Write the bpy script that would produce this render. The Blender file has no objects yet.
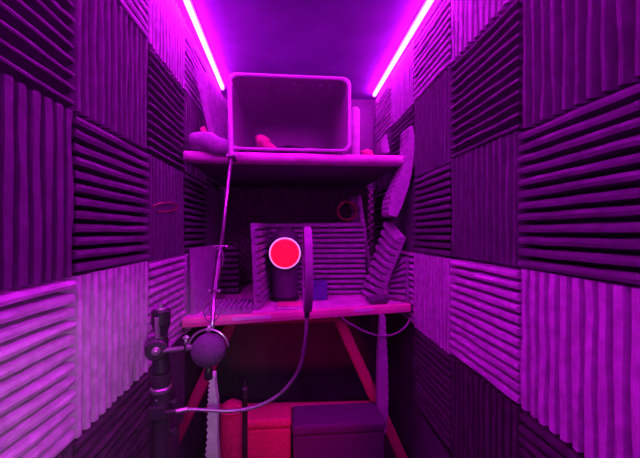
import bpy, math, random
from mathutils import Vector, Matrix, noise
random.seed(7)
C = bpy.context.scene.collection
F, TH, HY, HC = 321.7, 0.0862, 232.0, 1.03        # focal length (px), yaw, horizon row, eye height
CEIL, XL, XR, YB, YF = 1.85, -0.445, 0.542, 1.96, -0.55
S = 0.305                                          # a foam tile is one foot square

# ------------------------------------------------------------------ measuring helpers
def ray(px, py):
    u, v = (px-320)/F, (HY-py)/F
    return Vector((u*math.cos(TH)+math.sin(TH), math.cos(TH)-u*math.sin(TH), v))
def P(px, py, Y):
    r = ray(px, py); return Vector((0, 0, HC)) + r*(Y/r.y)
def Pz(px, py, z):
    r = ray(px, py); return Vector((0, 0, HC)) + r*((z-HC)/r.z)
def Px(px, py, X):
    r = ray(px, py); return Vector((0, 0, HC)) + r*(X/r.x)

# ------------------------------------------------------------------ materials
def mat(name, col, rough=0.7, metal=0.0, var=0.18, scale=60, bump=0.0, emit=None, estr=0.0, spec=0.5, translucent=0.0, sheen=0.0):
    m = bpy.data.materials.new(name); m.use_nodes = True
    nt = m.node_tree; b = nt.nodes['Principled BSDF']; out = nt.nodes['Material Output']
    b.inputs['Roughness'].default_value = rough; b.inputs['Metallic'].default_value = metal
    b.inputs['Specular IOR Level'].default_value = spec
    tc = nt.nodes.new('ShaderNodeTexCoord'); nz = nt.nodes.new('ShaderNodeTexNoise')
    nz.inputs['Scale'].default_value = scale; nz.inputs['Detail'].default_value = 4
    nt.links.new(tc.outputs['Object'], nz.inputs['Vector'])
    rp = nt.nodes.new('ShaderNodeValToRGB')
    rp.color_ramp.elements[0].position = 0.3; rp.color_ramp.elements[1].position = 0.7
    rp.color_ramp.elements[0].color = (*[c*(1-var) for c in col], 1)
    rp.color_ramp.elements[1].color = (*[min(1, c*(1+var)) for c in col], 1)
    nt.links.new(nz.outputs['Fac'], rp.inputs['Fac']); nt.links.new(rp.outputs['Color'], b.inputs['Base Color'])
    if sheen:
        b.inputs['Sheen Weight'].default_value = sheen
    if bump:
        bp = nt.nodes.new('ShaderNodeBump'); bp.inputs['Strength'].default_value = bump; bp.inputs['Distance'].default_value = 0.002
        nz2 = nt.nodes.new('ShaderNodeTexNoise'); nz2.inputs['Scale'].default_value = scale*6
        nt.links.new(tc.outputs['Object'], nz2.inputs['Vector'])
        nt.links.new(nz2.outputs['Fac'], bp.inputs['Height']); nt.links.new(bp.outputs['Normal'], b.inputs['Normal'])
    if emit:
        b.inputs['Emission Color'].default_value = (*emit, 1); b.inputs['Emission Strength'].default_value = estr
    if translucent:
        t = nt.nodes.new('ShaderNodeBsdfTranslucent'); mx = nt.nodes.new('ShaderNodeMixShader')
        nt.links.new(rp.outputs['Color'], t.inputs['Color']); mx.inputs['Fac'].default_value = translucent
        nt.links.new(b.outputs[0], mx.inputs[1]); nt.links.new(t.outputs[0], mx.inputs[2]); nt.links.new(mx.outputs[0], out.inputs['Surface'])
    return m
M = {
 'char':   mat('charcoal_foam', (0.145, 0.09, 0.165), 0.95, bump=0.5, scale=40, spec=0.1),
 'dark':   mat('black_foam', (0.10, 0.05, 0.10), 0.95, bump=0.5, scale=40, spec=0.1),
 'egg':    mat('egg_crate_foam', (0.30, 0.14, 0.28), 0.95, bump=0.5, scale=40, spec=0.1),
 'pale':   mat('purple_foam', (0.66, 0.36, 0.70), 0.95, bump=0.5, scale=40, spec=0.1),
 'lilac':  mat('foam_with_painted_glow', (0.40, 0.27, 0.44), 0.95, bump=0.5, scale=40, spec=0.1),
 'white':  mat('off_white_foam', (0.62, 0.90, 0.64), 0.95, bump=0.4, scale=40, spec=0.1),
 'wall':   mat('painted_board', (0.16, 0.10, 0.18), 0.85, scale=8, spec=0.2),
 'ceil':   mat('ceiling_paint', (0.20, 0.08, 0.34), 0.9, scale=5, spec=0.2),
 'floor':  mat('dark_carpet', (0.05, 0.035, 0.045), 1.0, scale=90, bump=0.6),
 'shelf':  mat('padded_shelf', (0.85, 0.32, 0.72), 0.8, scale=12),
 'desk':   mat('glossy_desk', (0.92, 0.22, 0.46), 0.28, scale=10, spec=0.7),
 'bin':    mat('translucent_plastic', (0.45, 0.28, 0.48), 0.35, var=0.06, scale=6, translucent=0.14),
 'rim':    mat('plastic_rim', (0.85, 0.62, 0.88), 0.3, var=0.05, scale=6, translucent=0.25),
 'black':  mat('black_plastic', (0.025, 0.02, 0.028), 0.4, scale=30),
 'satin':  mat('satin_black', (0.05, 0.035, 0.055), 0.3, scale=30, spec=0.7),
 'steel':  mat('brushed_steel', (0.72, 0.66, 0.72), 0.28, metal=0.9, var=0.06, scale=30),
 'hoop':   mat('hoop_plastic', (0.36, 0.16, 0.38), 0.3, scale=30, spec=0.8),
 'mesh':   mat('nylon_mesh', (0.06, 0.05, 0.065), 0.8, scale=300, bump=0.5),
 'fuzz':   mat('purple_windscreen', (0.14, 0.05, 0.17), 1.0, scale=120, bump=0.8),
 'bodyd':  mat('microphone_body', (0.10, 0.06, 0.12), 0.6, scale=40, bump=0.3),
 'redlit': mat('glowing_red', (0.8, 0.02, 0.05), 0.5, var=0.03, emit=(1.0, 0.003, 0.03), estr=1.15),
 'ring':   mat('pale_ring', (0.95, 0.75, 0.95), 0.4, var=0.03, emit=(1.0, 0.36, 0.95), estr=0.6),
 'red':    mat('red_paint', (0.55, 0.01, 0.16), 0.5, var=0.08, scale=10),
 'redfab': mat('red_fabric', (0.55, 0.01, 0.14), 0.9, scale=90, bump=0.5),
 'purfab': mat('purple_fabric', (0.10, 0.02, 0.12), 0.95, scale=90, bump=0.5),
 'pink':   mat('pink_cloth', (0.85, 0.12, 0.34), 0.9, scale=30, bump=0.4),
 'whitec': mat('white_paper', (0.88, 0.75, 0.85), 0.8, scale=30),
 'blue':   mat('blue_plastic', (0.10, 0.09, 0.32), 0.5, scale=20),
 'cable':  mat('purple_cable', (0.22, 0.10, 0.24), 0.4, scale=40),
 'goose':  mat('gooseneck_metal', (0.40, 0.28, 0.44), 0.35, metal=0.6, scale=60),
 'orange': mat('orange_cable', (0.32, 0.07, 0.07), 0.5, scale=40),
 'led':    mat('lit_tube', (1, 0.7, 1), 0.5, var=0.0, emit=(0.86, 0.011, 0.95), estr=100),
 'chan':   mat('light_channel', (0.6, 0.5, 0.65), 0.5, var=0.05),
 'edge_glint':   mat('painted_glint', (0.95, 0.80, 0.93), 0.3, var=0.04),
}

# ------------------------------------------------------------------ mesh helpers: a shape is (verts, faces) in world space
def join(*shapes):
    V, Fc = [], []
    for v, f in shapes:
        n = len(V); V += list(v); Fc += [tuple(i+n for i in q) for q in f]
    return V, Fc
def obj(name, shape, m, parent=None, label=None, cat=None, group=None, kind=None, smooth=False, bevel=0, sub=0):
    V, Fc = shape
    V = [Vector(v) for v in V]
    if parent is not None:
        org = parent['_o'] if '_o' in parent.keys() else (0, 0, 0)
        org = Vector(org)
    else:
        lo = [min(v[i] for v in V) for i in range(3)]; hi = [max(v[i] for v in V) for i in range(3)]
        org = Vector(((lo[0]+hi[0])/2, (lo[1]+hi[1])/2, lo[2]))
    me = bpy.data.meshes.new(name); me.from_pydata([v-org for v in V], [], Fc)
    import bmesh
    bm = bmesh.new(); bm.from_mesh(me); bmesh.ops.recalc_face_normals(bm, faces=bm.faces); bm.to_mesh(me); bm.free()
    if smooth:
        for p in me.polygons: p.use_smooth = True
    me.materials.append(m)
    o = bpy.data.objects.new(name, me); C.objects.link(o)
    if parent is None: o.location = org
    else: o.parent = parent
    ORG[o.name] = org
    if bevel:
        b = o.modifiers.new('bevel', 'BEVEL'); b.width = bevel; b.segments = 3; b.limit_method = 'ANGLE'
    if sub:
        s = o.modifiers.new('sub', 'SUBSURF'); s.levels = s.render_levels = sub
    for k, v in (('label', label), ('category', cat), ('group', group), ('kind', kind)):
        if v: o[k] = v
    return o
ORG = {}
class Root:
    pass
def thing(name, loc, label, cat, group=None):
    o = bpy.data.objects.new(name, None); C.objects.link(o); o.location = loc; o.empty_display_size = 0.05
    o['label'] = label; o['category'] = cat
    if group: o['group'] = group
    ORG[o.name] = Vector(loc)
    return o
def part(root, name, shape, m, **k):
    """a child mesh, modelled in world space about its parent's origin"""
    org = ORG[root.name]
    V, Fc = shape
    o = obj(name, ([Vector(v)-org for v in V], Fc), m, parent=root, **k)
    # every part keeps its thing's origin, so nested parts subtract nothing more
    ORG[o.name] = org
    return o
def box(lo, hi):
    x0, y0, z0 = lo; x1, y1, z1 = hi
    return hexa([(x0,y0,z0),(x1,y0,z0),(x1,y1,z0),(x0,y1,z0),(x0,y0,z1),(x1,y0,z1),(x1,y1,z1),(x0,y1,z1)])
def hexa(p):
    return [Vector(q) for q in p], [(0,3,2,1),(4,5,6,7),(0,1,5,4),(1,2,6,5),(2,3,7,6),(3,0,4,7)]
def frame_of(d):
    d = d.normalized(); a = Vector((0,0,1)) if abs(d.z) < 0.9 else Vector((0,1,0))
    x = d.cross(a).normalized(); return x, x.cross(d).normalized()
def tube(pts, r, n=12, close=False, cap=True):
    pts = [Vector(p) for p in pts]; k = len(pts); V, Fc = [], []
    rs = r if isinstance(r, (list, tuple)) else [r]*k
    px = None
    for i, p in enumerate(pts):
        if close: d = pts[(i+1) % k]-pts[i-1]
        else: d = pts[min(i+1, k-1)]-pts[max(i-1, 0)]
        d.normalize()
        if px is None: x, y = frame_of(d)
        else:
            x = (px - d*px.dot(d)).normalized(); y = x.cross(d)
        px = x
        for j in range(n):
            a = 2*math.pi*j/n; V.append(p + (x*math.cos(a)+y*math.sin(a))*rs[i])
    for i in range(k if close else k-1):
        for j in range(n):
            a, b = i*n+j, i*n+(j+1) % n; c, d2 = ((i+1) % k)*n+(j+1) % n, ((i+1) % k)*n+j
            Fc.append((a, b, c, d2))
    if cap and not close:
        Fc.append(tuple(range(n))[::-1]); Fc.append(tuple(range((k-1)*n, k*n)))
    return V, Fc
def lathe(prof, base, axis=(0,0,1), n=24):
    """prof: (radius, distance along axis)"""
    base = Vector(base); axis = Vector(axis).normalized(); x, y = frame_of(axis); V, Fc = [], []
    for r, h in prof:
        for j in range(n):
            a = 2*math.pi*j/n; V.append(base+axis*h+(x*math.cos(a)+y*math.sin(a))*max(r, 1e-4))
    k = len(prof)
    for i in range(k-1):
        for j in range(n):
            Fc.append((i*n+j, i*n+(j+1) % n, (i+1)*n+(j+1) % n, (i+1)*n+j))
    Fc.append(tuple(range(n))[::-1]); Fc.append(tuple(range((k-1)*n, k*n)))
    return V, Fc
def cyl(a, b, r, n=20):
    a, b = Vector(a), Vector(b); L = (b-a).length; e = min(0.15*r, L*0.2)
    return lathe([(r-e, 0), (r, e), (r, L-e), (r-e, L)], a, b-a, n)
def spline(pts, m=8):
    pts = [Vector(p) for p in pts]; q = [2*pts[0]-pts[1]]+pts+[2*pts[-1]-pts[-2]]; out = []
    for i in range(1, len(q)-2):
        for s in range(m):
            t = s/m; a, b, c, d = q[i-1], q[i], q[i+1], q[i+2]
            out.append(0.5*((2*b)+(c-a)*t+(2*a-5*b+4*c-d)*t*t+(3*b-a-3*c+d)*t**3))
    return out+[pts[-1]]
def blob(c, rx, ry, rz, amp=0.2, seed=0, freq=1.5, n=16):
    V, Fc = [], []
    for i in range(n+1):
        for j in range(2*n):
            t, a = math.pi*i/n, math.pi*j/n
            d = Vector((math.sin(t)*math.cos(a), math.sin(t)*math.sin(a), math.cos(t)))
            s = 1+amp*noise.noise(d*freq+Vector((seed*3.1, seed, 0)))+amp*.5*noise.noise(d*freq*2.7+Vector((seed, 0, 7)))
            V.append(Vector(c)+Vector((d.x*rx, d.y*ry, d.z*rz))*s)
    for i in range(n):
        for j in range(2*n):
            Fc.append((i*2*n+j, i*2*n+(j+1) % (2*n), (i+1)*2*n+(j+1) % (2*n), (i+1)*2*n+j))
    return V, Fc
def foam(A, B, Cc, D, n=12, base=0.011, wedge=0.034, flip=1, nv=10, wob=0.03, seed=0, tip=0.27):
    """wedge foam over the quad A-B-C-D; ridges run along A->D, counted along A->B; they rise along the quad's normal"""
    A, B, Cc, D = map(Vector, (A, B, Cc, D))
    N = ((B-A).cross(D-A)).normalized()*flip
    prof = [(0, base*0.6)]
    for k in range(n):
        prof += [((k+.04)/n, base), ((k+.5-tip)/n, base+wedge*.95), ((k+.5)/n, base+wedge), ((k+.5+tip)/n, base+wedge*.95), ((k+.96)/n, base)]
    prof.append((1, base*0.6))
    V, Fc = [], []; m = len(prof)
    for j in range(nv+1):
        t = j/nv
        for i, (s, h) in enumerate(prof):
            sw = s
            if 0 < i < m-1 and h > base*1.1:
                sw = s + wob/n*noise.noise(Vector((s*n*.7+seed*11, t*5, seed)))*2
                h = h*(1+.10*noise.noise(Vector((s*n*1.1, t*3+seed*5, 2.2))))
            p = A*(1-sw)*(1-t)+B*sw*(1-t)+Cc*sw*t+D*(1-sw)*t
            V.append(p+N*h)
    for j in range(nv):
        for i in range(m-1):
            Fc.append((j*m+i, j*m+i+1, (j+1)*m+i+1, (j+1)*m+i))
    b = len(V); V += [A, B, Cc, D]
    e = nv*m
    Fc.append((b, b+1)+tuple(range(m-1, -1, -1)))
    Fc.append((b+3, b+2)+tuple(e+i for i in range(m-1, -1, -1)))
    Fc.append((b, b+3)+tuple(j*m for j in range(nv, -1, -1)))
    Fc.append((b+1, b+2)+tuple(j*m+m-1 for j in range(nv, -1, -1)))
    Fc.append((b, b+1, b+2, b+3))
    return V, Fc
def toothed(left, right, Y, depth, teeth=None, n=10, th=0.008, m=40):
    """a foam slab seen on its edge: two outlines (px, py) at distance Y, saw teeth on one of them, going back by depth"""
    def samp(pts, t):
        L = t*(len(pts)-1); i = min(int(L), len(pts)-2); f = L-i
        return (pts[i][0]*(1-f)+pts[i+1][0]*f, pts[i][1]*(1-f)+pts[i+1][1]*f)
    V, Fc = [], []; k = 2*n+1
    for i in range(k):
        t = i/(k-1); l, r = P(*samp(left, t), Y), P(*samp(right, t), Y)
        s = th if i % 2 else 0
        d = (r-l).normalized()
        if teeth == 'left': l = l-d*s
        if teeth == 'right': r = r+d*s
        back = Vector((0, depth, 0))
        V += [l, r, r+back, l+back]
    for i in range(k-1):
        a, b = 4*i, 4*i+4
        for q in range(4):
            Fc.append((a+q, a+(q+1) % 4, b+(q+1) % 4, b+q))
    Fc.append((0, 1, 2, 3)); e = 4*(k-1); Fc.append((e, e+1, e+2, e+3))
    return V, Fc

# ------------------------------------------------------------------ the room
def struct(name, shape, m): return obj(name, shape, m, kind='structure')
struct('floor', box((XL-.05, YF, -0.04), (XR+.05, YB+.05, 0)), M['floor'])
struct('ceiling', box((XL-.05, YF, CEIL), (XR+.05, YB+.05, CEIL+.04)), M['ceil'])
struct('wall_left', box((XL-.05, YF, 0), (XL, YB+.05, CEIL)), M['wall'])
struct('wall_right', box((XR, YF, 0), (XR+.05, YB+.05, CEIL)), M['wall'])
struct('wall_back', box((XL, YB, 0), (XR, YB+.05, CEIL)), M['wall'])

# ------------------------------------------------------------------ foam tiles on the side walls
rowz = {-1: HC-.69, 0: HC-.386, 1: HC-.081, 2: HC+.224, 3: HC+.529}
rown = {3: 'top row with painted glow', 2: 'second row down', 1: 'third row down', 0: 'fourth row down', -1: 'fifth row down'}
coln = ['first from near end', 'second from near end', 'third from near end', 'fourth from near end', 'fifth from near end']
zl = [0.324, 0.630, 0.937, 1.243, 1.549]; zr = [0.361, 0.668, 0.974, 1.280, 1.586]
for side in ('left', 'right'):
    ys = zl if side == 'left' else zr
    X = XL+.003 if side == 'left' else XR-.003
    for r in (3, 2, 1, 0, -1):
        for c in range(5):
            if (r == -1 and c > 2) or (r == 3 and c == 0): continue
            y0, y1 = ys[c]+.001, ys[c]+S-.001
            if y1 > YB-.01: y1 = YB-.01
            z0 = rowz[r]+.001; z1 = rowz[r]+S-.002
            if r == 3: z1 = CEIL-.030
            # upright ridges alternate with level ones
            up = ((c+r) % 2 == 1) if side == 'left' else ((c+r) % 2 == 0)
            mk = {3: 'lilac', 2: 'char', 1: 'char', 0: 'pale', -1: 'dark'}[r]  # top row gets a lighter foam colour to imitate glow from the strips
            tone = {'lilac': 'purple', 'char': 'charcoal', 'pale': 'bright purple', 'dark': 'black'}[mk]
            # slightly uneven mounting
            dy, dz = random.uniform(-.002, .002), random.uniform(-.003, .003)
            if r == 3: dz = 0
            sk = random.uniform(-.003, .003)
            A, B2, C2, D2 = (X, y0+dy, z0+dz), (X, y1+dy, z0+dz+sk), (X, y1+dy, z1+dz+sk), (X, y0+dy, z1+dz)
            n = 12
            kw = dict(base=.022, wedge=.022, tip=.13) if r == 2 or (r == 1 and up and not (side == 'left' and c == 0)) else {}
            if side == 'left':
                # normal must point to +X
                if up: shp = foam(A, B2, C2, D2, n, flip=-1, seed=r*7+c, **kw)
                else: shp = foam(A, D2, C2, B2, n if z1-z0 > .3 else 11, flip=1, seed=r*7+c, **kw)
            else:
                if up: shp = foam(A, B2, C2, D2, n, flip=1, seed=r*5+c+50, **kw)
                else: shp = foam(A, D2, C2, B2, n if z1-z0 > .3 else 11, flip=-1, seed=r*5+c+50, **kw)
            # make sure the ridges face the room
            cx = sum(v[0] for v in shp[0])/len(shp[0])
            if (side == 'left' and cx < X) or (side == 'right' and cx > X):
                shp = ([Vector((2*X-v[0], v[1], v[2])) for v in shp[0]], shp[1])
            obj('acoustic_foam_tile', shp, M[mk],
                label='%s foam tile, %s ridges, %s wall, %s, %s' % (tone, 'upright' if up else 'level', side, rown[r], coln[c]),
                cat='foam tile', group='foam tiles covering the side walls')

# egg-crate foam on the back wall
def eggcrate(x0, x1, z0, z1, y, n=7, amp=.016, base=.02, res=5):
    V, Fc = [], []; k = n*res
    for j in range(k+1):
        for i in range(k+1):
            s, t = i/k, j/k
            h = base+amp*(math.sin(s*n*2*math.pi)*math.sin(t*n*2*math.pi))
            V.append(Vector((x0+(x1-x0)*s, y-h, z0+(z1-z0)*t)))
    for j in range(k):
        for i in range(k):
            a = j*(k+1)+i; Fc.append((a, a+1, a+k+2, a+k+1))
    b = len(V); V += [Vector((x0, y, z0)), Vector((x1, y, z0)), Vector((x1, y, z1)), Vector((x0, y, z1))]
    Fc.append((b, b+1, b+2, b+3))
    bot = list(range(k+1)); rt = [j*(k+1)+k for j in range(k+1)]; top = [k*(k+1)+i for i in range(k+1)]; lf = [j*(k+1) for j in range(k+1)]
    Fc += [tuple([b, b+1]+bot[::-1]), tuple([b+1, b+2]+rt[::-1]), tuple([b+2, b+3]+top), tuple([b+3, b]+lf)]
    return V, Fc
for i, (z0, w) in enumerate(((.742, 'low'), (1.019, 'high'))):
    for j, x0 in enumerate((-.385, -.083, .219)):
        obj('egg_crate_foam_tile', eggcrate(x0+.001, x0+.30, z0, z0+.276, YB-.002), M['egg'],
            label='dark egg-crate foam tile on back wall, %s row, %s' % ('just above the desk' if i == 0 else 'just under the shelf', ('at left wall', 'in the middle', 'at right wall')[j]),
            cat='foam tile', group='egg-crate foam on the back wall')

# ------------------------------------------------------------------ light strips along the ceiling
def strip(a, b, label):
    d = (a-b).normalized(); near = b+d*((b.y+.35)/-d.y)
    root = thing('light_strip', b, label, 'light strip', 'light strips along the ceiling')
    up = Vector((0, 0, 1)); sx = d.cross(up).normalized()*.014
    z = CEIL-.001
    lo = lambda p, k, h: Vector((p.x, p.y, h))+sx*k
    part(root, 'channel', hexa([lo(b, -1, z-.005), lo(b, 1, z-.005), lo(near, 1, z-.005), lo(near, -1, z-.005),
                                lo(b, -1, z), lo(b, 1, z), lo(near, 1, z), lo(near, -1, z)]), M['chan'])
    h = CEIL-.0135
    part(root, 'glowing_tube', tube([Vector((b.x, b.y, h)), Vector((near.x, near.y, h))], .0100, 12), M['led'], label='glowing magenta tube', smooth=True)
strip(Pz(186, 0, CEIL-.0135), Pz(222.5, 88, CEIL-.0135), 'glowing magenta light strip on the ceiling along the left wall')
strip(Pz(431, 0, CEIL-.0135), Pz(374.5, 95, CEIL-.0135), 'glowing magenta light strip on the ceiling along the right wall')

# ------------------------------------------------------------------ desk and shelf
LF, RF = 1.20, 1.30
dl_t, dl_b = P(200, 317.5, LF), P(200, 327.5, LF)
dr_t, dr_b = P(415, 303.5, RF), P(415, 313, RF)
slope = (dr_t.z-dl_t.z)/(dr_t.x-dl_t.x)
def desk_z(x): return dl_t.z+slope*(x-dl_t.x)
def desk_y(x): return LF+(RF-LF)*(x-dl_t.x)/(dr_t.x-dl_t.x)
x0, x1, tk = XL+.052, XR-.052, dl_t.z-dl_b.z
desk = thing('desk', (0.05, 1.6, 0), 'shallow built-in desk with glossy pink front edge between the side walls', 'desk')
part(desk, 'desk_top', hexa([(x0, desk_y(x0)+.012, desk_z(x0)-tk), (x1, desk_y(x1)+.012, desk_z(x1)-tk), (x1, YB-.003, desk_z(x1)-tk), (x0, YB-.003, desk_z(x0)-tk),
                        (x0, desk_y(x0)+.012, desk_z(x0)-.001), (x1, desk_y(x1)+.012, desk_z(x1)-.001), (x1, YB-.003, desk_z(x1)-.001), (x0, YB-.003, desk_z(x0)-.001)]), M['shelf'])
n = 8; V = []; Fc = []
prof = [(.02, 0), (.006, 0), (0, -.004), (-.002, -tk*.5), (0, -tk+.004), (.006, -tk), (.02, -tk)]
for xx in (x0, x1):
    for a, b in prof: V.append(Vector((xx, desk_y(xx)+a, desk_z(xx)+b)))
k = len(prof)
for i in range(k-1): Fc.append((i, i+1, k+i+1, k+i))
Fc.append((k-1, 0, k, 2*k-1)); Fc.append(tuple(range(k))); Fc.append(tuple(range(k, 2*k)))
part(desk, 'front_edge', (V, Fc), M['desk'], label='glossy pink front edge')
def edge_glint(xa, xb, o):  # pale strips standing in for highlights glinting off the desk edge
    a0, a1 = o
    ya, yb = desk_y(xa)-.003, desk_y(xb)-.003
    part(desk, 'glint_strip', hexa([(xa, ya, desk_z(xa)-tk*a1), (xb, yb, desk_z(xb)-tk*a1), (xb, yb+.002, desk_z(xb)-tk*a1), (xa, ya+.002, desk_z(xa)-tk*a1),
        (xa, ya, desk_z(xa)-tk*a0), (xb, yb, desk_z(xb)-tk*a0), (xb, yb+.002, desk_z(xb)-tk*a0), (xa, ya+.002, desk_z(xa)-tk*a0)]), M['edge_glint'], label='pale painted highlight on the front edge')
edge_glint(P(233, 315, 1.22).x, P(271, 315, 1.23).x, (.22, .55))
edge_glint(P(354, 309, 1.27).x, P(373, 309, 1.28).x, (.22, .5))

SL, SR = 1.21, 1.30
sl, sr = P(205, 150, SL), P(405, 154.5, SR)
sslope = (sr.z-sl.z)/(sr.x-sl.x)
def sh_z(x): return sl.z+sslope*(x-sl.x)
def sh_y(x): return SL+(SR-SL)*(x-sl.x)/(sr.x-sl.x)
sx0, sx1, st = XL+.052, sr.x, .040
shelf = thing('wall_shelf', (0.05, 1.6, sl.z-st), 'high padded shelf with a soft rounded pink front holding the plastic bin', 'shelf')
prof = [(.30, 0), (.02, 0), (.008, -.003), (.001, -.010), (0, -.020), (.001, -.030), (.008, -.038), (.02, -.040), (.30, -.040)]
V = []; Fc = []; k = len(prof); NX = 24
for i in range(NX+1):
    xx = sx0+(sx1-sx0)*i/NX
    w = .004*noise.noise(Vector((xx*9, 0, 0)))
    for a, b in prof: V.append(Vector((xx, sh_y(xx)+a if a < .2 else sh_y(xx)+.05, sh_z(xx)+b+(w if a < .2 else 0)*(1 if b < -.01 else .3))))
for i in range(NX):
    for j in range(k-1): Fc.append((i*k+j, i*k+j+1, (i+1)*k+j+1, (i+1)*k+j))
    Fc.append((i*k+k-1, i*k, (i+1)*k, (i+1)*k+k-1))
Fc.append(tuple(range(k))); Fc.append(tuple(NX*k+i for i in range(k)))
part(shelf, 'padded_edge', (V, Fc), M['shelf'], label='soft rounded pink edge', smooth=True)
part(shelf, 'shelf_board', hexa([(sx0, sh_y(sx0)+.04, sh_z(sx0)-.034), (sx1, sh_y(sx1)+.04, sh_z(sx1)-.034), (sx1, YB-.003, sh_z(sx1)-.034), (sx0, YB-.003, sh_z(sx0)-.034),
                        (sx0, sh_y(sx0)+.04, sh_z(sx0)-.002), (sx1, sh_y(sx1)+.04, sh_z(sx1)-.002), (sx1, YB-.003, sh_z(sx1)-.002), (sx0, YB-.003, sh_z(sx0)-.002)]), M['wall'])

# ------------------------------------------------------------------ plastic bin lying on its side on the shelf
def rrect(x0, x1, z0, z1, r, y, seg=6):
    out = []
    for cx, cz, a0 in ((x1-r, z1-r, 0), (x0+r, z1-r, 90), (x0+r, z0+r, 180), (x1-r, z0+r, 270)):
        for i in range(seg+1):
            a = math.radians(a0+90*i/seg); out.append(Vector((cx+r*math.cos(a), y, cz+r*math.sin(a))))
    return out
bY = 1.265
bl = P(228, 155, bY); br = P(351, 155, bY); bt = P(290, 75, bY).z; bz = max(sh_z(bl.x), sh_z(br.x))+.0015
root = thing('storage_bin', ((bl.x+br.x)/2, bY+.2, bz), 'big rounded plastic bin lying on its side, open mouth facing out, on the shelf', 'bin')
loops = [rrect(bl.x+.014, br.x-.014, bz+.012, bt-.014, .028, bY),
         rrect(bl.x+.022, br.x-.022, bz+.016, bt-.020, .028, bY+.15),
         rrect(bl.x+.040, br.x-.040, bz+.020, bt-.042, .035, bY+.39),
         rrect(bl.x+.055, br.x-.055, bz+.032, bt-.055, .030, bY+.405)]
outer = [[Vector(v) for v in L] for L in loops]
V, Fc = [], []; k = len(loops[0])
for L in loops: V += L
for i in range(3):
    for j in range(k): Fc.append((i*k+j, i*k+(j+1) % k, (i+1)*k+(j+1) % k, (i+1)*k+j))
Fc.append(tuple(3*k+j for j in range(k)))
body = part(root, 'bin_body', (V, Fc), M['bin'], smooth=False)
sm = body.modifiers.new('wall', 'SOLIDIFY'); sm.thickness = .003; sm.offset = 1
# moulded rim
V, Fc = [], []
rl = [rrect(bl.x+.012, br.x-.012, bz+.010, bt-.012, .028, bY+.004), rrect(bl.x+.012, br.x-.012, bz+.010, bt-.012, .028, bY-.006),
      rrect(bl.x+.004, br.x-.004, bz+.003, bt-.004, .032, bY-.010), rrect(bl.x, br.x, bz, bt, .034, bY-.004),
      rrect(bl.x, br.x, bz, bt, .034, bY+.020), rrect(bl.x+.004, br.x-.004, bz+.003, bt-.004, .034, bY+.020), rrect(bl.x+.006, br.x-.006, bz+.005, bt-.006, .034, bY+.006)]
for L in rl: V += L
for i in range(len(rl)):
    for j in range(k): Fc.append((i*k+j, i*k+(j+1) % k, ((i+1) % len(rl))*k+(j+1) % k, ((i+1) % len(rl))*k+j))
part(root, 'rim', (V, Fc), M['rim'], label='bright pink rounded rim', smooth=True)
for i in range(9):
    x = bl.x+.15+(br.x-bl.x-.20)*i/8
    part(root, 'moulded_rib', hexa([(x-.004, bY+.03, bt-.026), (x+.004, bY+.03, bt-.026), (x+.004, bY+.30, bt-.046), (x-.004, bY+.30, bt-.046),
                               (x-.004, bY+.03, bt-.014), (x+.004, bY+.03, bt-.014), (x+.004, bY+.30, bt-.030), (x-.004, bY+.30, bt-.030)]), M['bin'])

# things in the bin
c = P(264, 141, bY+.13); zf = bz+.0215
pts = spline([P(258, 134, bY+.13), P(262, 138, bY+.13), P(268, 144, bY+.13), P(275, 148, bY+.12)], 6)
V, Fc = tube(pts, [.006+.020*math.sin(math.pi*(i+1.5)/(len(pts)+2)) for i in range(len(pts))], 14)
V = [v+Vector((noise.noise(v*60), 0, noise.noise(v*60+Vector((5, 5, 5)))))*.008 for v in V]
mz = min(v.z for v in V); V = [Vector((v.x, v.y, v.z+zf-mz)) for v in V]
obj('crumpled_cloth', (V, Fc), M['pink'], label='crumpled red cloth lying inside the plastic bin', cat='cloth', smooth=True)
cc = P(290, 148, bY+.16); pts = []
for i in range(120):
    a = i*2*math.pi/24; r = .055+.006*math.sin(i*.37)
    pts.append(Vector((cc.x+r*1.15*math.cos(a), cc.y+r*.8*math.sin(a), zf+.006+.0045*(i/24)+.002*math.sin(i*.9))))
obj('coiled_cable', tube(pts, .0045, 8), M['black'], label='black cable coiled on the floor of the plastic bin', cat='cable', smooth=True)

# ------------------------------------------------------------------ other things on the shelf
def on_shelf(px, py, Y):
    p = P(px, py, Y); p.z = sh_z(p.x); return p
b = on_shelf(355, 150, 1.40); h = P(355, 108, 1.40).z-b.z; r = .021
obj('paper_roll', lathe([(r*.9, .0), (r, .006), (r, h-.02), (r*.92, h-.008), (r*.6, h), (.005, h-.002)], b+Vector((0, 0, .001)), n=24), M['whitec'],
    label='tall pale roll with rounded top standing beside the bin on the shelf', cat='roll', smooth=True)
b = on_shelf(367, 150, 1.36)
V, Fc = blob(b+Vector((0, 0, .017)), .026, .022, .019, .35, 4, 2.2)
V = [Vector((v.x, v.y, max(v.z, sh_z(v.x)+.001))) for v in V]
obj('crumpled_wrapper', (V, Fc), M['pink'], label='small crumpled pink wrapper on the shelf behind the pale roll', cat='wrapper', smooth=True)
obj('foam_offcut', toothed([(381, 139), (382, 152.5)], [(386, 134), (389, 152.5)], 1.34, .12, 'right', 4, .006), M['lilac'],
    label='small pink saw-toothed foam offcut standing at the end of the shelf', cat='foam offcut', group='loose foam offcuts')
# rolled cushion hanging over the shelf's other end
V, Fc = [], []
pts = spline([P(190, 145, 1.20), P(203, 146, 1.19), P(215, 150, 1.18), P(227, 154, 1.185)], 6)
V, Fc = tube(pts, [.030*math.sin(math.pi*min(1, .22+.7*i/len(pts)))**.5+.006 for i in range(len(pts))], 18)
mz = 0
V = [v+Vector((0, .03, .025))+Vector((0, 0, noise.noise(v*25)*.006)) for v in V]
obj('rolled_cushion', (V, Fc), M['lilac'], label='dark purple rolled cushion lying at the wall end of the shelf beside the bin', cat='cushion', smooth=True)
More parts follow.
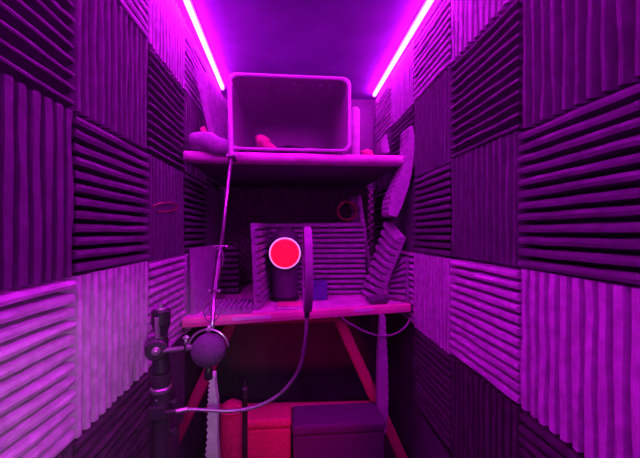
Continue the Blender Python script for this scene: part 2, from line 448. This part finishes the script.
# leaning tile behind it
obj('leaning_foam_tile', foam(P(195, 71, 1.31), P(225, 104, 1.50), P(226, 150, 1.50), P(212, 150, 1.33), 9, flip=-1, seed=91, base=.012, wedge=.012), M['lilac'],
    label='purple foam tile leaning on shelf behind the rolled cushion, ridge ends showing on top', cat='foam tile', group='loose foam tiles on the shelf and desk')
obj('foam_offcut', toothed([(200, 128), (206, 141)], [(204, 126), (211, 140)], 1.27, .02, None, 3), M['pink'],
    label='little bright pink strip propped behind the rolled cushion', cat='foam offcut', group='loose foam offcuts')
obj('hanging_foam_strip', toothed([(410, 126), (409, 135), (408.5, 145), (407.5, 155), (405, 165), (401, 175), (396, 185), (391.5, 195), (389, 205), (389, 215)], [(413, 126), (414.5, 135), (414.5, 145), (414, 155), (413, 165), (411.5, 175), (409, 185), (406, 195), (402, 206), (397, 217)], 1.27, .10, 'left', 16, .005), M['lilac'],
    label='curved pinkish foam strip hanging past the shelf end along the right wall', cat='foam strip')

# ------------------------------------------------------------------ things on the desk
def on_desk(px, py, Y):
    p = P(px, py, Y); p.z = desk_z(p.x)+.0008; return p
def down(p): return Vector((p.x, p.y, desk_z(p.x)+.001))
G = 'loose foam tiles on the shelf and desk'
def loose(A, B, Cq, D, n, flip, m, label, **k):
    sh = foam(A, B, Cq, D, n, flip=flip, **k)
    # rest on the desk: nothing of it below the top
    low = min(v[2]-desk_z(v[0]) for v in sh[0])
    if low < .001: sh = ([Vector((v[0], v[1], max(v[2], desk_z(v[0])+.001))) for v in sh[0]], sh[1])
    return obj('loose_foam_tile', sh, M[m], label=label, cat='foam tile', group=G)
# three-sided shield around the microphone
wA, wB = down(P(254, 306, 1.29)), P(250.5, 223, 1.27)
wC, wD = P(263, 223, 1.56), down(P(267, 296, 1.56))
loose(wA, wB, wC, wD, 12, -1, 'lilac', 'upright foam tile, saw-toothed edge towards the viewer, beside the red-lit microphone', seed=31, base=.012, wedge=.016)
pB = 1.62
loose(down(P(268, 297, pB)), P(262, 223.5, pB), P(363, 222.5, pB-.06), down(P(366, 297, pB-.06)), 14, -1, 'lilac',
      'wide foam tile with level ridges standing upright behind the microphone', seed=32)
# slab behind, bluish edge
loose(down(P(366, 280, 1.68)), P(352, 196, 1.70), P(361, 195, 1.60), down(P(375, 283, 1.56)), 6, -1, 'pale',
      'narrow foam slab sticking up behind the wide ridged tile', wedge=.01)
# leaning saw-toothed tile
loose(down(P(369, 288, 1.46)), P(393, 223, 1.42), P(406, 238, 1.325), down(P(380, 294, 1.35)), 10, -1, 'lilac',
      'foam tile tilted over against the right wall, teeth along its slanting edge', seed=33)
loose(down(P(390, 301, 1.41)), P(396, 268, 1.43), P(409, 257, 1.325), down(P(409, 303, 1.325)), 7, -1, 'lilac',
      'small striped foam tile leaning in the corner of desk and right wall', seed=34, wedge=.02)
V, Fc = blob(down(P(378, 298, 1.315))+Vector((0, 0, .018)), .045, .016, .022, .25, 8, 1.3)
V = [Vector((v.x, v.y, max(v.z, desk_z(v.x)+.001))) for v in V]
obj('folded_foam_piece', (V, Fc), M['char'], label='smooth folded foam piece lying at the foot of the tilted tile', cat='foam piece', smooth=True)
# at the desk's other end
loose(down(P(195, 297, 1.24)), down(P(216, 292, 1.40)), P(216, 245, 1.42), P(194, 249, 1.25), 10, -1, 'lilac',
      'flat-backed foam tile standing at the wall end of the desk behind the thin arm', seed=35, wedge=.012)
loose(down(P(221, 292, 1.66)), P(219, 246, 1.70), P(240, 246, 1.70), down(P(240, 292, 1.66)), 8, -1, 'char',
      'small dark foam tile with level ridges standing between two larger ones', seed=36)
A = on_desk(206, 313, 1.235); B = on_desk(252, 306, 1.245); Cq = on_desk(262, 300, 1.44); D = on_desk(212, 306, 1.40)
A.y, B.y = desk_y(A.x)+.012, desk_y(B.x)+.012
obj('flat_foam_tile', foam(A, B, Vector((B.x, B.y+.16, desk_z(B.x)+.001)), Vector((A.x, A.y+.16, desk_z(A.x)+.001)), 9, base=.010, wedge=.018, flip=1, seed=37), M['lilac'],
    label='pink foam tile lying flat on the desk under the thin arm, ridges up', cat='foam tile', group=G)
# pad and dark blue box
a = on_desk(277, 306, 1.27)
pad = thing('note_pad', a+Vector((.045, .05, 0)), 'small pink pad lying on the desk below the microphone', 'pad')
zz = desk_z(a.x+.12)+.001
part(pad, 'pages', box((a.x, a.y+.002, zz), (a.x+.098, a.y+.073, zz+.011)), M['whitec'])
part(pad, 'cover', box((a.x-.001, a.y, zz+.011), (a.x+.10, a.y+.075, zz+.014)), M['pink'], bevel=.001)
a = on_desk(315, 302, 1.42); zz = desk_z(a.x+.05)+.001
bx = thing('small_box', a, 'dark blue box on the desk in front of the wide ridged tile', 'box')
part(bx, 'box_body', box((a.x-.03, a.y, zz), (a.x+.055, a.y+.06, zz+.062)), M['blue'], bevel=.003)
part(bx, 'box_lid', box((a.x-.032, a.y-.002, zz+.062), (a.x+.057, a.y+.062, zz+.082)), M['blue'], bevel=.003)
# coiled cord on top of the ridged tile
cc = P(346.5, 211, 1.58); pts = []
for i in range(60):
    an = i*2*math.pi/20; r = .044+.004*math.sin(i*.7)
    pts.append(Vector((cc.x+r*math.cos(an), cc.y-.02+.005*(i/20)+.006*math.sin(an*2), cc.z+r*1.05*math.sin(an))))
obj('hanging_cable', tube(pts, .0035, 8), M['orange'], label='loop of thin reddish cord hung on the tile behind the microphone', cat='cord', smooth=True)

# ------------------------------------------------------------------ the microphone with the red round light
mY = 1.40; mc = P(285, 253, mY); px = mY/F*1.0
base = Vector((mc.x, mY+.06, desk_z(mc.x)+.001))
top = P(285, 227, mY+.06).z
mic = thing('microphone', base, 'dark dome-topped microphone on the desk with a glowing red round face', 'microphone')
R = .060; h = top-base.z
prof = [(R*.86, .012), (R*.90, .02), (R*.94, h*.25), (R, h*.5), (R, h-R*.95)]
for i in range(1, 9):
    a = math.pi/2*i/8; prof.append((R*math.cos(a), h-R*.95+R*.95*math.sin(a)))
part(mic, 'body', lathe(prof, base, n=36), M['bodyd'], smooth=True)
part(mic, 'base', lathe([(R*1.0, 0), (R*1.05, .003), (R*1.05, .010), (R*.9, .014)], base, n=36), M['black'], smooth=False)
fc = Vector((mc.x, mY-.012, mc.z)); ax = (Vector((0, 0, HC))-fc); ax.z = 0; ax.normalize()
rr = 15.2*mY/F
part(mic, 'housing', lathe([(rr*.95, -.045), (rr*1.06, -.03), (rr*1.06, -.004), (rr*1.02, 0)], fc, ax, 40), M['black'], smooth=False)
part(mic, 'light_ring', lathe([(rr*.89, -.002), (rr*.91, .004), (rr*.95, .006), (rr*1.02, .004), (rr*1.03, -.002)], fc, ax, 48), M['ring'], label='pale glowing ring', smooth=True)
part(mic, 'light_face', lathe([(rr*.92, .002), (rr*.92, .0062), (rr*.80, .0072), (rr*.3, .008)], fc, ax, 48), M['redlit'], label='glowing red disc', smooth=True)

# ------------------------------------------------------------------ microphone stand at the left
sY = .80
def S3(x, y, Y=sY): return P(x, y, Y)
pole = S3(161, 400); fx = Vector((pole.x, sY, 0))
st_ = thing('microphone_stand', fx, 'black upright microphone stand with clutch and short side arm before the left wall', 'stand')
zp = lambda y: S3(161, y).z
part(st_, 'base', lathe([(.0, 0), (.10, 0), (.10, .008), (.09, .014), (.03, .02), (.022, .035)], fx+Vector((0, 0, .001)), n=36), M['black'])
part(st_, 'pole', cyl(fx+Vector((0, 0, .03)), fx+Vector((0, 0, zp(372))), .0205), M['satin'], smooth=False)
part(st_, 'collar', lathe([(.021, 0), (.024, .002), (.024, .010), (.021, .013)], fx+Vector((0, 0, zp(391))), n=24), M['steel'], label='shiny metal collar')
part(st_, 'rivet', blob(fx+Vector((-.002, -.021, zp(396))), .003, .003, .003, 0), M['steel'], smooth=True)
part(st_, 'upper_tube', lathe([(.0205, zp(372)), (.022, zp(370)), (.018, zp(358)), (.016, zp(340)), (.014, zp(335)), (.018, zp(327)), (.0215, zp(323)), (.0215, zp(311)), (.019, zp(309.5))], fx, n=28), M['black'])
part(st_, 'metal_sleeve', cyl(fx+Vector((-.001, -.0165, zp(336))), fx+Vector((-.001, -.0195, zp(315))), .0055), M['steel'], label='bare metal sleeve')
part(st_, 'top_bolt', join(cyl(fx+Vector((0, 0, zp(310))), fx+Vector((0, 0, zp(303))), .006), cyl(fx+Vector((0, 0, zp(310))), fx+Vector((0, 0, zp(308))), .012)), M['steel'], label='metal bolt end')
cl = S3(156, 351, sY-.03); ax = Vector((0.35, -1, 0)).normalized()
part(st_, 'clutch', join(lathe([(.018, -.03), (.024, -.026), (.024, -.004), (.020, 0)], cl, ax, 32), lathe([(.024, -.045), (.026, -.04), (.026, -.032), (.024, -.030)], cl, ax, 32)), M['satin'])
part(st_, 'clutch_bolt', join(lathe([(.008, 0), (.0095, .001), (.0095, .006), (.007, .008)], cl, ax, 20), lathe([(.004, .008), (.0045, .012), (.003, .013)], cl, ax, 12)), M['steel'], label='grey bolt head')
arm0, arm1, arm2 = S3(162, 351, sY-.02), S3(185, 348, sY-.02), S3(193, 347, sY-.005)
part(st_, 'side_arm', join(tube([arm0, arm1], .0055, 14), tube([arm1, arm2], .0075, 14)), M['steel'], smooth=False)
part(st_, 'arm_sleeve', cyl(arm1-(arm1-arm0)*.1, arm2, .0085), M['black'])
kb = S3(186, 344, sY-.02)
part(st_, 'wing_knob', join(cyl(kb, kb+Vector((0, 0, .012)), .004), blob(kb+Vector((0, 0, .015)), .008, .004, .005, 0)), M['steel'], smooth=True)
for y in (402, 431):
    k0 = fx+Vector((.018, 0, zp(y)))
    part(st_, 'pole_knob', join(cyl(k0, k0+Vector((.014, -.004, 0)), .004), cyl(k0+Vector((.012, -.004, 0)), k0+Vector((.022, -.006, 0)), .008)), M['satin'])

# ------------------------------------------------------------------ round purple foam windscreen in its ring, hung from the thin arm
bc = S3(208.5, 350, sY); br_ = 16.2*sY/F
ball = thing('foam_windscreen', bc-Vector((0, 0, br_)), 'round purple foam ball held in a metal ring beside the black stand', 'windscreen')
part(ball, 'foam_ball', blob(bc, br_, br_, br_, .03, 2, 4, 20), M['fuzz'], smooth=True)
part(ball, 'stem', lathe([(.009, 0), (.010, .004), (.010, .02), (.006, .03), (.006, .045)], bc-Vector((0, 0, br_+.03)), n=18), M['black'])

top_ = P(229.5, 84, 1.195); j1 = P(231.5, 156, 1.155); j2 = P(221, 247, .98); j3 = P(214.5, 291, .87); yk = P(212, 328, sY)
arm = thing('microphone_boom', j1, 'thin jointed metal arm hanging from the shelf edge down to the ring', 'microphone arm')
part(arm, 'upper_tube', join(tube([top_, j1], .0085, 14), cyl(top_+Vector((0, 0, -.004)), top_+Vector((0, 0, .006)), .011)), M['rim'], label='pale upper tube', smooth=False)
part(arm, 'shelf_clamp', join(box((j1.x-.012, j1.y-.012, j1.z-.010), (j1.x+.012, j1.y+.045, j1.z-.002)), ), M['satin'], bevel=.002)
part(arm, 'middle_rod', tube([j1, j2], .0050, 12), M['steel'], label='bare steel rod', smooth=True)
d1 = (j2-j1)
part(arm, 'dark_sleeve', tube([j1+d1*.10+Vector((-.003, .012, 0)), j1+d1*.42+Vector((-.003, .012, 0))], .007, 12), M['satin'])
part(arm, 'lower_tube', tube([j2, j2.lerp(j3, .25), j3], [.006, .011, .0075], 14), M['satin'])
loop = [j2.lerp(j3, .28)+Vector((math.cos(a)*.014, -.012, math.sin(a)*.03)) for a in [2*math.pi*i/24 for i in range(24)]]
part(arm, 'spring_loop', tube(loop, .0022, 8, close=True), M['goose'], smooth=True)
for jj, w in ((j1, .014), (j2, .016), (j3, .011)):
    jt = part(arm, 'joint', cyl(jj+Vector((-w, 0, 0)), jj+Vector((w, 0, 0)), .006), M['satin'])
    for sg in (-1, 1):
        part(jt, 'bolt', blob(jj+Vector((sg*(w+.001), -.002, 0)), .0052, .0052, .0052, 0, n=10), M['steel'], label='shiny bolt head', smooth=True)
part(arm, 'chrome_rod', tube([j3, j3.lerp(yk, .7), yk], [.0055, .005, .006], 12), M['steel'], label='bright chrome rod', smooth=True)
arc = [bc+Vector((math.cos(a)*(br_+.008), -.002, math.sin(a)*(br_+.010))) for a in [math.radians(8+164*i/28) for i in range(29)]]
part(arm, 'holding_ring', join(tube(arc, .0028, 10), cyl(bc+Vector((0, 0, br_+.004)), bc+Vector((.002, 0, br_+.018)), .005)), M['steel'], label='metal half ring', smooth=True)
cl2 = spline([P(213, 298, .86), P(204, 306, .85), P(206, 319, .84), P(214, 321, .83), P(220, 312, .84), P(217, 300, .855)], 8)
part(arm, 'cable_loop', tube(cl2, .0018, 8), M['cable'], smooth=True)

# ------------------------------------------------------------------ pop filter on its gooseneck, clamped to the stand
pf = P(307, 269, .78); R = .098
pop = thing('pop_filter', fx+Vector((.03, 0, S3(175, 411).z)), 'round pop filter seen edge-on before the microphone, on a long gooseneck', 'pop filter')
ex = Vector((0, -1, 0)); ez = Vector((0, 0, 1)); nx = ex.cross(ez).normalized()
ring = [pf+(ex*math.cos(a)+ez*math.sin(a))*R for a in [2*math.pi*i/48 for i in range(48)]]
V, Fc = [], []
for i in range(64):
    a = 2*math.pi*i/64; e = ex*math.cos(a)+ez*math.sin(a)
    for rr_, hh in ((R-.005, -.008), (R+.003, -.009), (R+.005, -.006), (R+.005, .006), (R+.003, .009), (R-.005, .008)):
        V.append(pf+e*rr_+nx*hh)
for i in range(64):
    for j in range(6): Fc.append((i*6+j, i*6+(j+1) % 6, ((i+1) % 64)*6+(j+1) % 6, ((i+1) % 64)*6+j))
part(pop, 'hoop', (V, Fc), M['hoop'])
part(pop, 'mesh_screen', join(lathe([(R*.98, -.002), (R*.98, -.001), (R*.4, -.004)], pf, nx, 48), lathe([(R*.98, .002), (R*.98, .003), (R*.4, .006)], pf, nx, 48)), M['mesh'])
pb = pf-ez*R
part(pop, 'bracket', join(cyl(pb+ez*.010, pb-ez*.020, .0068), blob(pb-ez*.002, .009, .009, .009, 0)), M['satin'], smooth=False)
g = spline([pb-ez*.016, P(304.5, 345, .78), P(298, 371, .79), P(280, 394, .80), P(255, 407, .80), P(230, 411, .80), P(205, 410, .79), P(188, 409.5, .78), P(176, 411.5, .775)], 10)
part(pop, 'gooseneck', tube(g, .0042, 12), M['goose'], label='flexible metal gooseneck', smooth=True)
ge = P(176, 411.5, .775)
part(pop, 'neck_tip', cyl(ge, ge+(g[-8]-ge).normalized()*.026, .0058), M['steel'], label='bright metal tip')
part(pop, 'clamp', join(box((fx.x-.018, sY-.032, ge.z-.014), (fx.x+.020, sY-.0215, ge.z+.014)), tube([Vector((fx.x+.015, sY-.027, ge.z)), ge], .005, 10)), M['satin'], bevel=.002)

# ------------------------------------------------------------------ below the desk
# red trestle
tY = 1.34
tr = thing('trestle', (P(283, 300, tY).x, tY, 0), 'red splayed-leg trestle with a crossbar standing under the desk', 'trestle')
def slanted(a, b, w):
    a, b = Vector(a), Vector(b); d = (b-a).normalized(); s = d.cross(Vector((0, 1, 0))).normalized()*w/2; y = Vector((0, w/2, 0))
    return hexa([a-s-y, a+s-y, a+s+y, a-s+y, b-s-y, b+s-y, b+s+y, b-s+y])
def leg(p0, p1):
    a, b = P(*p0, tY), P(*p1, tY); d = (b-a); e = a+d*((0.001+.01-a.z)/d.z)
    zt = desk_z(a.x)-tk-.02
    s = a+d*((zt-a.z)/d.z)
    return s, e
for p0, p1 in (((226, 335), (167, 458)), ((340, 322), (402, 458))):
    a, b = leg(p0, p1)
    lg = part(tr, 'leg', slanted(a, b, .046), M['red'], bevel=.012)
    part(lg, 'rubber_foot', box((b.x-.026, tY-.026, .001), (b.x+.026, tY+.026, .018)), M['black'], bevel=.004)
ca, cb = P(206, 409, tY), P(376, 405, tY)
part(tr, 'crossbar', slanted(ca, cb, .030), M['red'], bevel=.008)
ta, tb = leg((226, 335), (167, 458))[0], leg((340, 322), (402, 458))[0]
part(tr, 'top_rail', slanted(ta+Vector((-.02, 0, .0)), tb+Vector((.02, 0, .0)), .030), M['red'], bevel=.006)
# red bolster and red cushion cube
cY = 1.24
b = P(232, 458, cY); r = .042; ht = P(232, 401, cY).z
prof = [(r*.9, 0.001), (r, .02), (r*1.03, ht*.5), (r, ht-.03), (r*.85, ht-.012), (r*.5, ht-.002), (.004, ht)]
bo = thing('red_bolster', (b.x, cY, 0), 'upright red fabric bolster with rounded top beside the pale foam strip', 'bolster')
part(bo, 'cover', lathe(prof, (b.x, cY, 0), n=28), M['redfab'], smooth=True)
part(bo, 'piping', tube([Vector((b.x+r*1.0*math.cos(a), cY+r*1.0*math.sin(a), ht-.03)) for a in [2*math.pi*i/32 for i in range(32)]], .003, 8, close=True), M['redfab'], smooth=True)
x0_, x1_ = P(246, 440, 1.25).x, P(292, 440, 1.25).x; zt = P(270, 413, 1.25).z
cu = thing('red_cube_stool', ((x0_+x1_)/2, 1.35, 0), 'red fabric cube stool under the desk behind the slim black pole', 'stool')
part(cu, 'cube_body', box((x0_, 1.205, .002), (x1_-.004, 1.315, zt-.035)), M['redfab'], bevel=.01)
part(cu, 'seat_pad', box((x0_-.003, 1.20, zt-.034), (x1_-.001, 1.318, zt)), M['redfab'], bevel=.014)
x0_, x1_ = P(292, 440, 1.17).x, P(386, 440, 1.17).x; zt = P(335, 424, 1.17).z
cu = thing('purple_cube_stool', ((x0_+x1_)/2, 1.25, 0), 'dark purple fabric cube stool under the desk beside the red one', 'stool')
part(cu, 'cube_body', box((x0_+.004, 1.172, .002), (x1_-.004, 1.31, zt-.04)), M['purfab'], bevel=.008)
part(cu, 'seat_pad', box((x0_, 1.168, zt-.039), (x1_, 1.314, zt)), M['purfab'], bevel=.012)
# slim pole
pp = P(245, 458, 1.05); hz = P(245, 390, 1.05).z
sp = thing('slim_stand', (pp.x, 1.05, 0), 'slim black pole with small knob on top in front of the red cube', 'stand')
part(sp, 'base', lathe([(.0, 0), (.07, 0), (.07, .006), (.06, .010), (.012, .014)], (pp.x, 1.05, .001), n=32), M['black'])
part(sp, 'pole', cyl((pp.x, 1.05, .012), (pp.x, 1.05, hz-.02), .0085), M['black'])
part(sp, 'knob', lathe([(.0085, 0), (.006, .008), (.005, .016), (.010, .020), (.010, .030), (.004, .036), (.003, .055)], (pp.x, 1.05, hz-.025), n=18), M['satin'])
# foam slabs on edge
yy = .98
zb = 232+HC/yy*F*math.cos(0)*1.0
obj('pale_foam_strip', toothed([(211, 375), (210, 388), (209, 402), (208.5, 420), (208, 440), (206.5, 458), (204, 566)], [(214.5, 375), (215, 388), (217, 402), (217, 420), (217, 440), (218, 458), (220, 566)], yy, .03, 'left', 18, .006), M['white'],
    label='pale grey foam strip standing on edge under the desk by the black stand', cat='foam strip')
obj('hanging_foam_edge', toothed([(381, 316), (379.5, 340), (378, 365), (377.5, 390), (378, 415), (380.5, 434)], [(385, 316), (386, 340), (387.5, 365), (388, 390), (387.5, 415), (385, 434)], 1.255, .03, 'right', 16, .004), M['lilac'],
    label='narrow pinkish foam strip hanging from the desk edge above the purple stool', cat='foam strip')
# cable drooping under the desk
cp = spline([P(341, 317, 1.235), P(347, 322, 1.235), P(356, 327, 1.235), P(368, 333, 1.24), P(384, 336, 1.245), P(397, 333, 1.25), P(406, 326, 1.255), P(411, 318, 1.26)], 8)
obj('drooping_cable', tube(cp, .004, 10), M['cable'], label='purple cable drooping in a loop below the desk edge', cat='cable', smooth=True)
# faint red cord on the left wall
rc = spline([Px(153, 206, -.392), Px(162, 203, -.392), Px(173, 203, -.392), Px(177, 208, -.392), Px(171, 211, -.392), Px(158, 212, -.392)], 8)
obj('looped_red_cable', tube(rc, .0022, 8), M['orange'], label='thin red cord looped on the left wall foam before the shelf', cat='cord', smooth=True)

# ------------------------------------------------------------------ light
def area(name, loc, tgt, size, power, col, sy=None):
    l = bpy.data.lights.new(name, 'AREA'); l.energy = power; l.color = col; l.size = size
    if sy: l.shape = 'RECTANGLE'; l.size_y = sy
    o = bpy.data.objects.new(name, l); C.objects.link(o); o.location = loc
    o.rotation_euler = (Vector(tgt)-Vector(loc)).to_track_quat('-Z', 'Y').to_euler(); return o
def spot(name, loc, tgt, power, col, ang, blend=.3, r=.03):
    l = bpy.data.lights.new(name, 'SPOT'); l.energy = power; l.color = col; l.spot_size = math.radians(ang); l.spot_blend = blend; l.shadow_soft_size = r
    o = bpy.data.objects.new(name, l); C.objects.link(o); o.location = loc
    o.rotation_euler = (Vector(tgt)-Vector(loc)).to_track_quat('-Z', 'Y').to_euler(); return o
area('added_magenta_fill', (.05, -.45, 1.25), (.05, 1.3, .85), .7, 1.6, (0.80, 0.02, 1.0))  # added magenta fill behind the camera, no visible source
spot('phone_lamp', (.02, -.02, .98), (-.42, .80, .48), 4.6, (1.0, 1.0, .95), 56, .6)
spot('red_fill', (.03, .40, .50), (.03, 1.9, .22), 11, (1.0, 0.0, 0.20), 46, 1.0, .06)  # added fill that reddens the space under the desk, no real lamp there
w = bpy.data.worlds.new('world'); bpy.context.scene.world = w; w.use_nodes = True
w.node_tree.nodes['Background'].inputs[0].default_value = (.55, .005, .75, 1); w.node_tree.nodes['Background'].inputs[1].default_value = .10

# ------------------------------------------------------------------ camera
cam = bpy.data.cameras.new('camera'); co = bpy.data.objects.new('camera', cam); C.objects.link(co)
co.location = (0, 0, HC); co.rotation_euler = (math.pi/2, 0, -TH)
cam.sensor_width = 36; cam.lens = F/640*36; cam.shift_y = (HY-229)/640; cam.clip_start = .01
sc = bpy.context.scene; sc.camera = co
sc.view_settings.view_transform = 'Standard'; sc.view_settings.look = 'None'
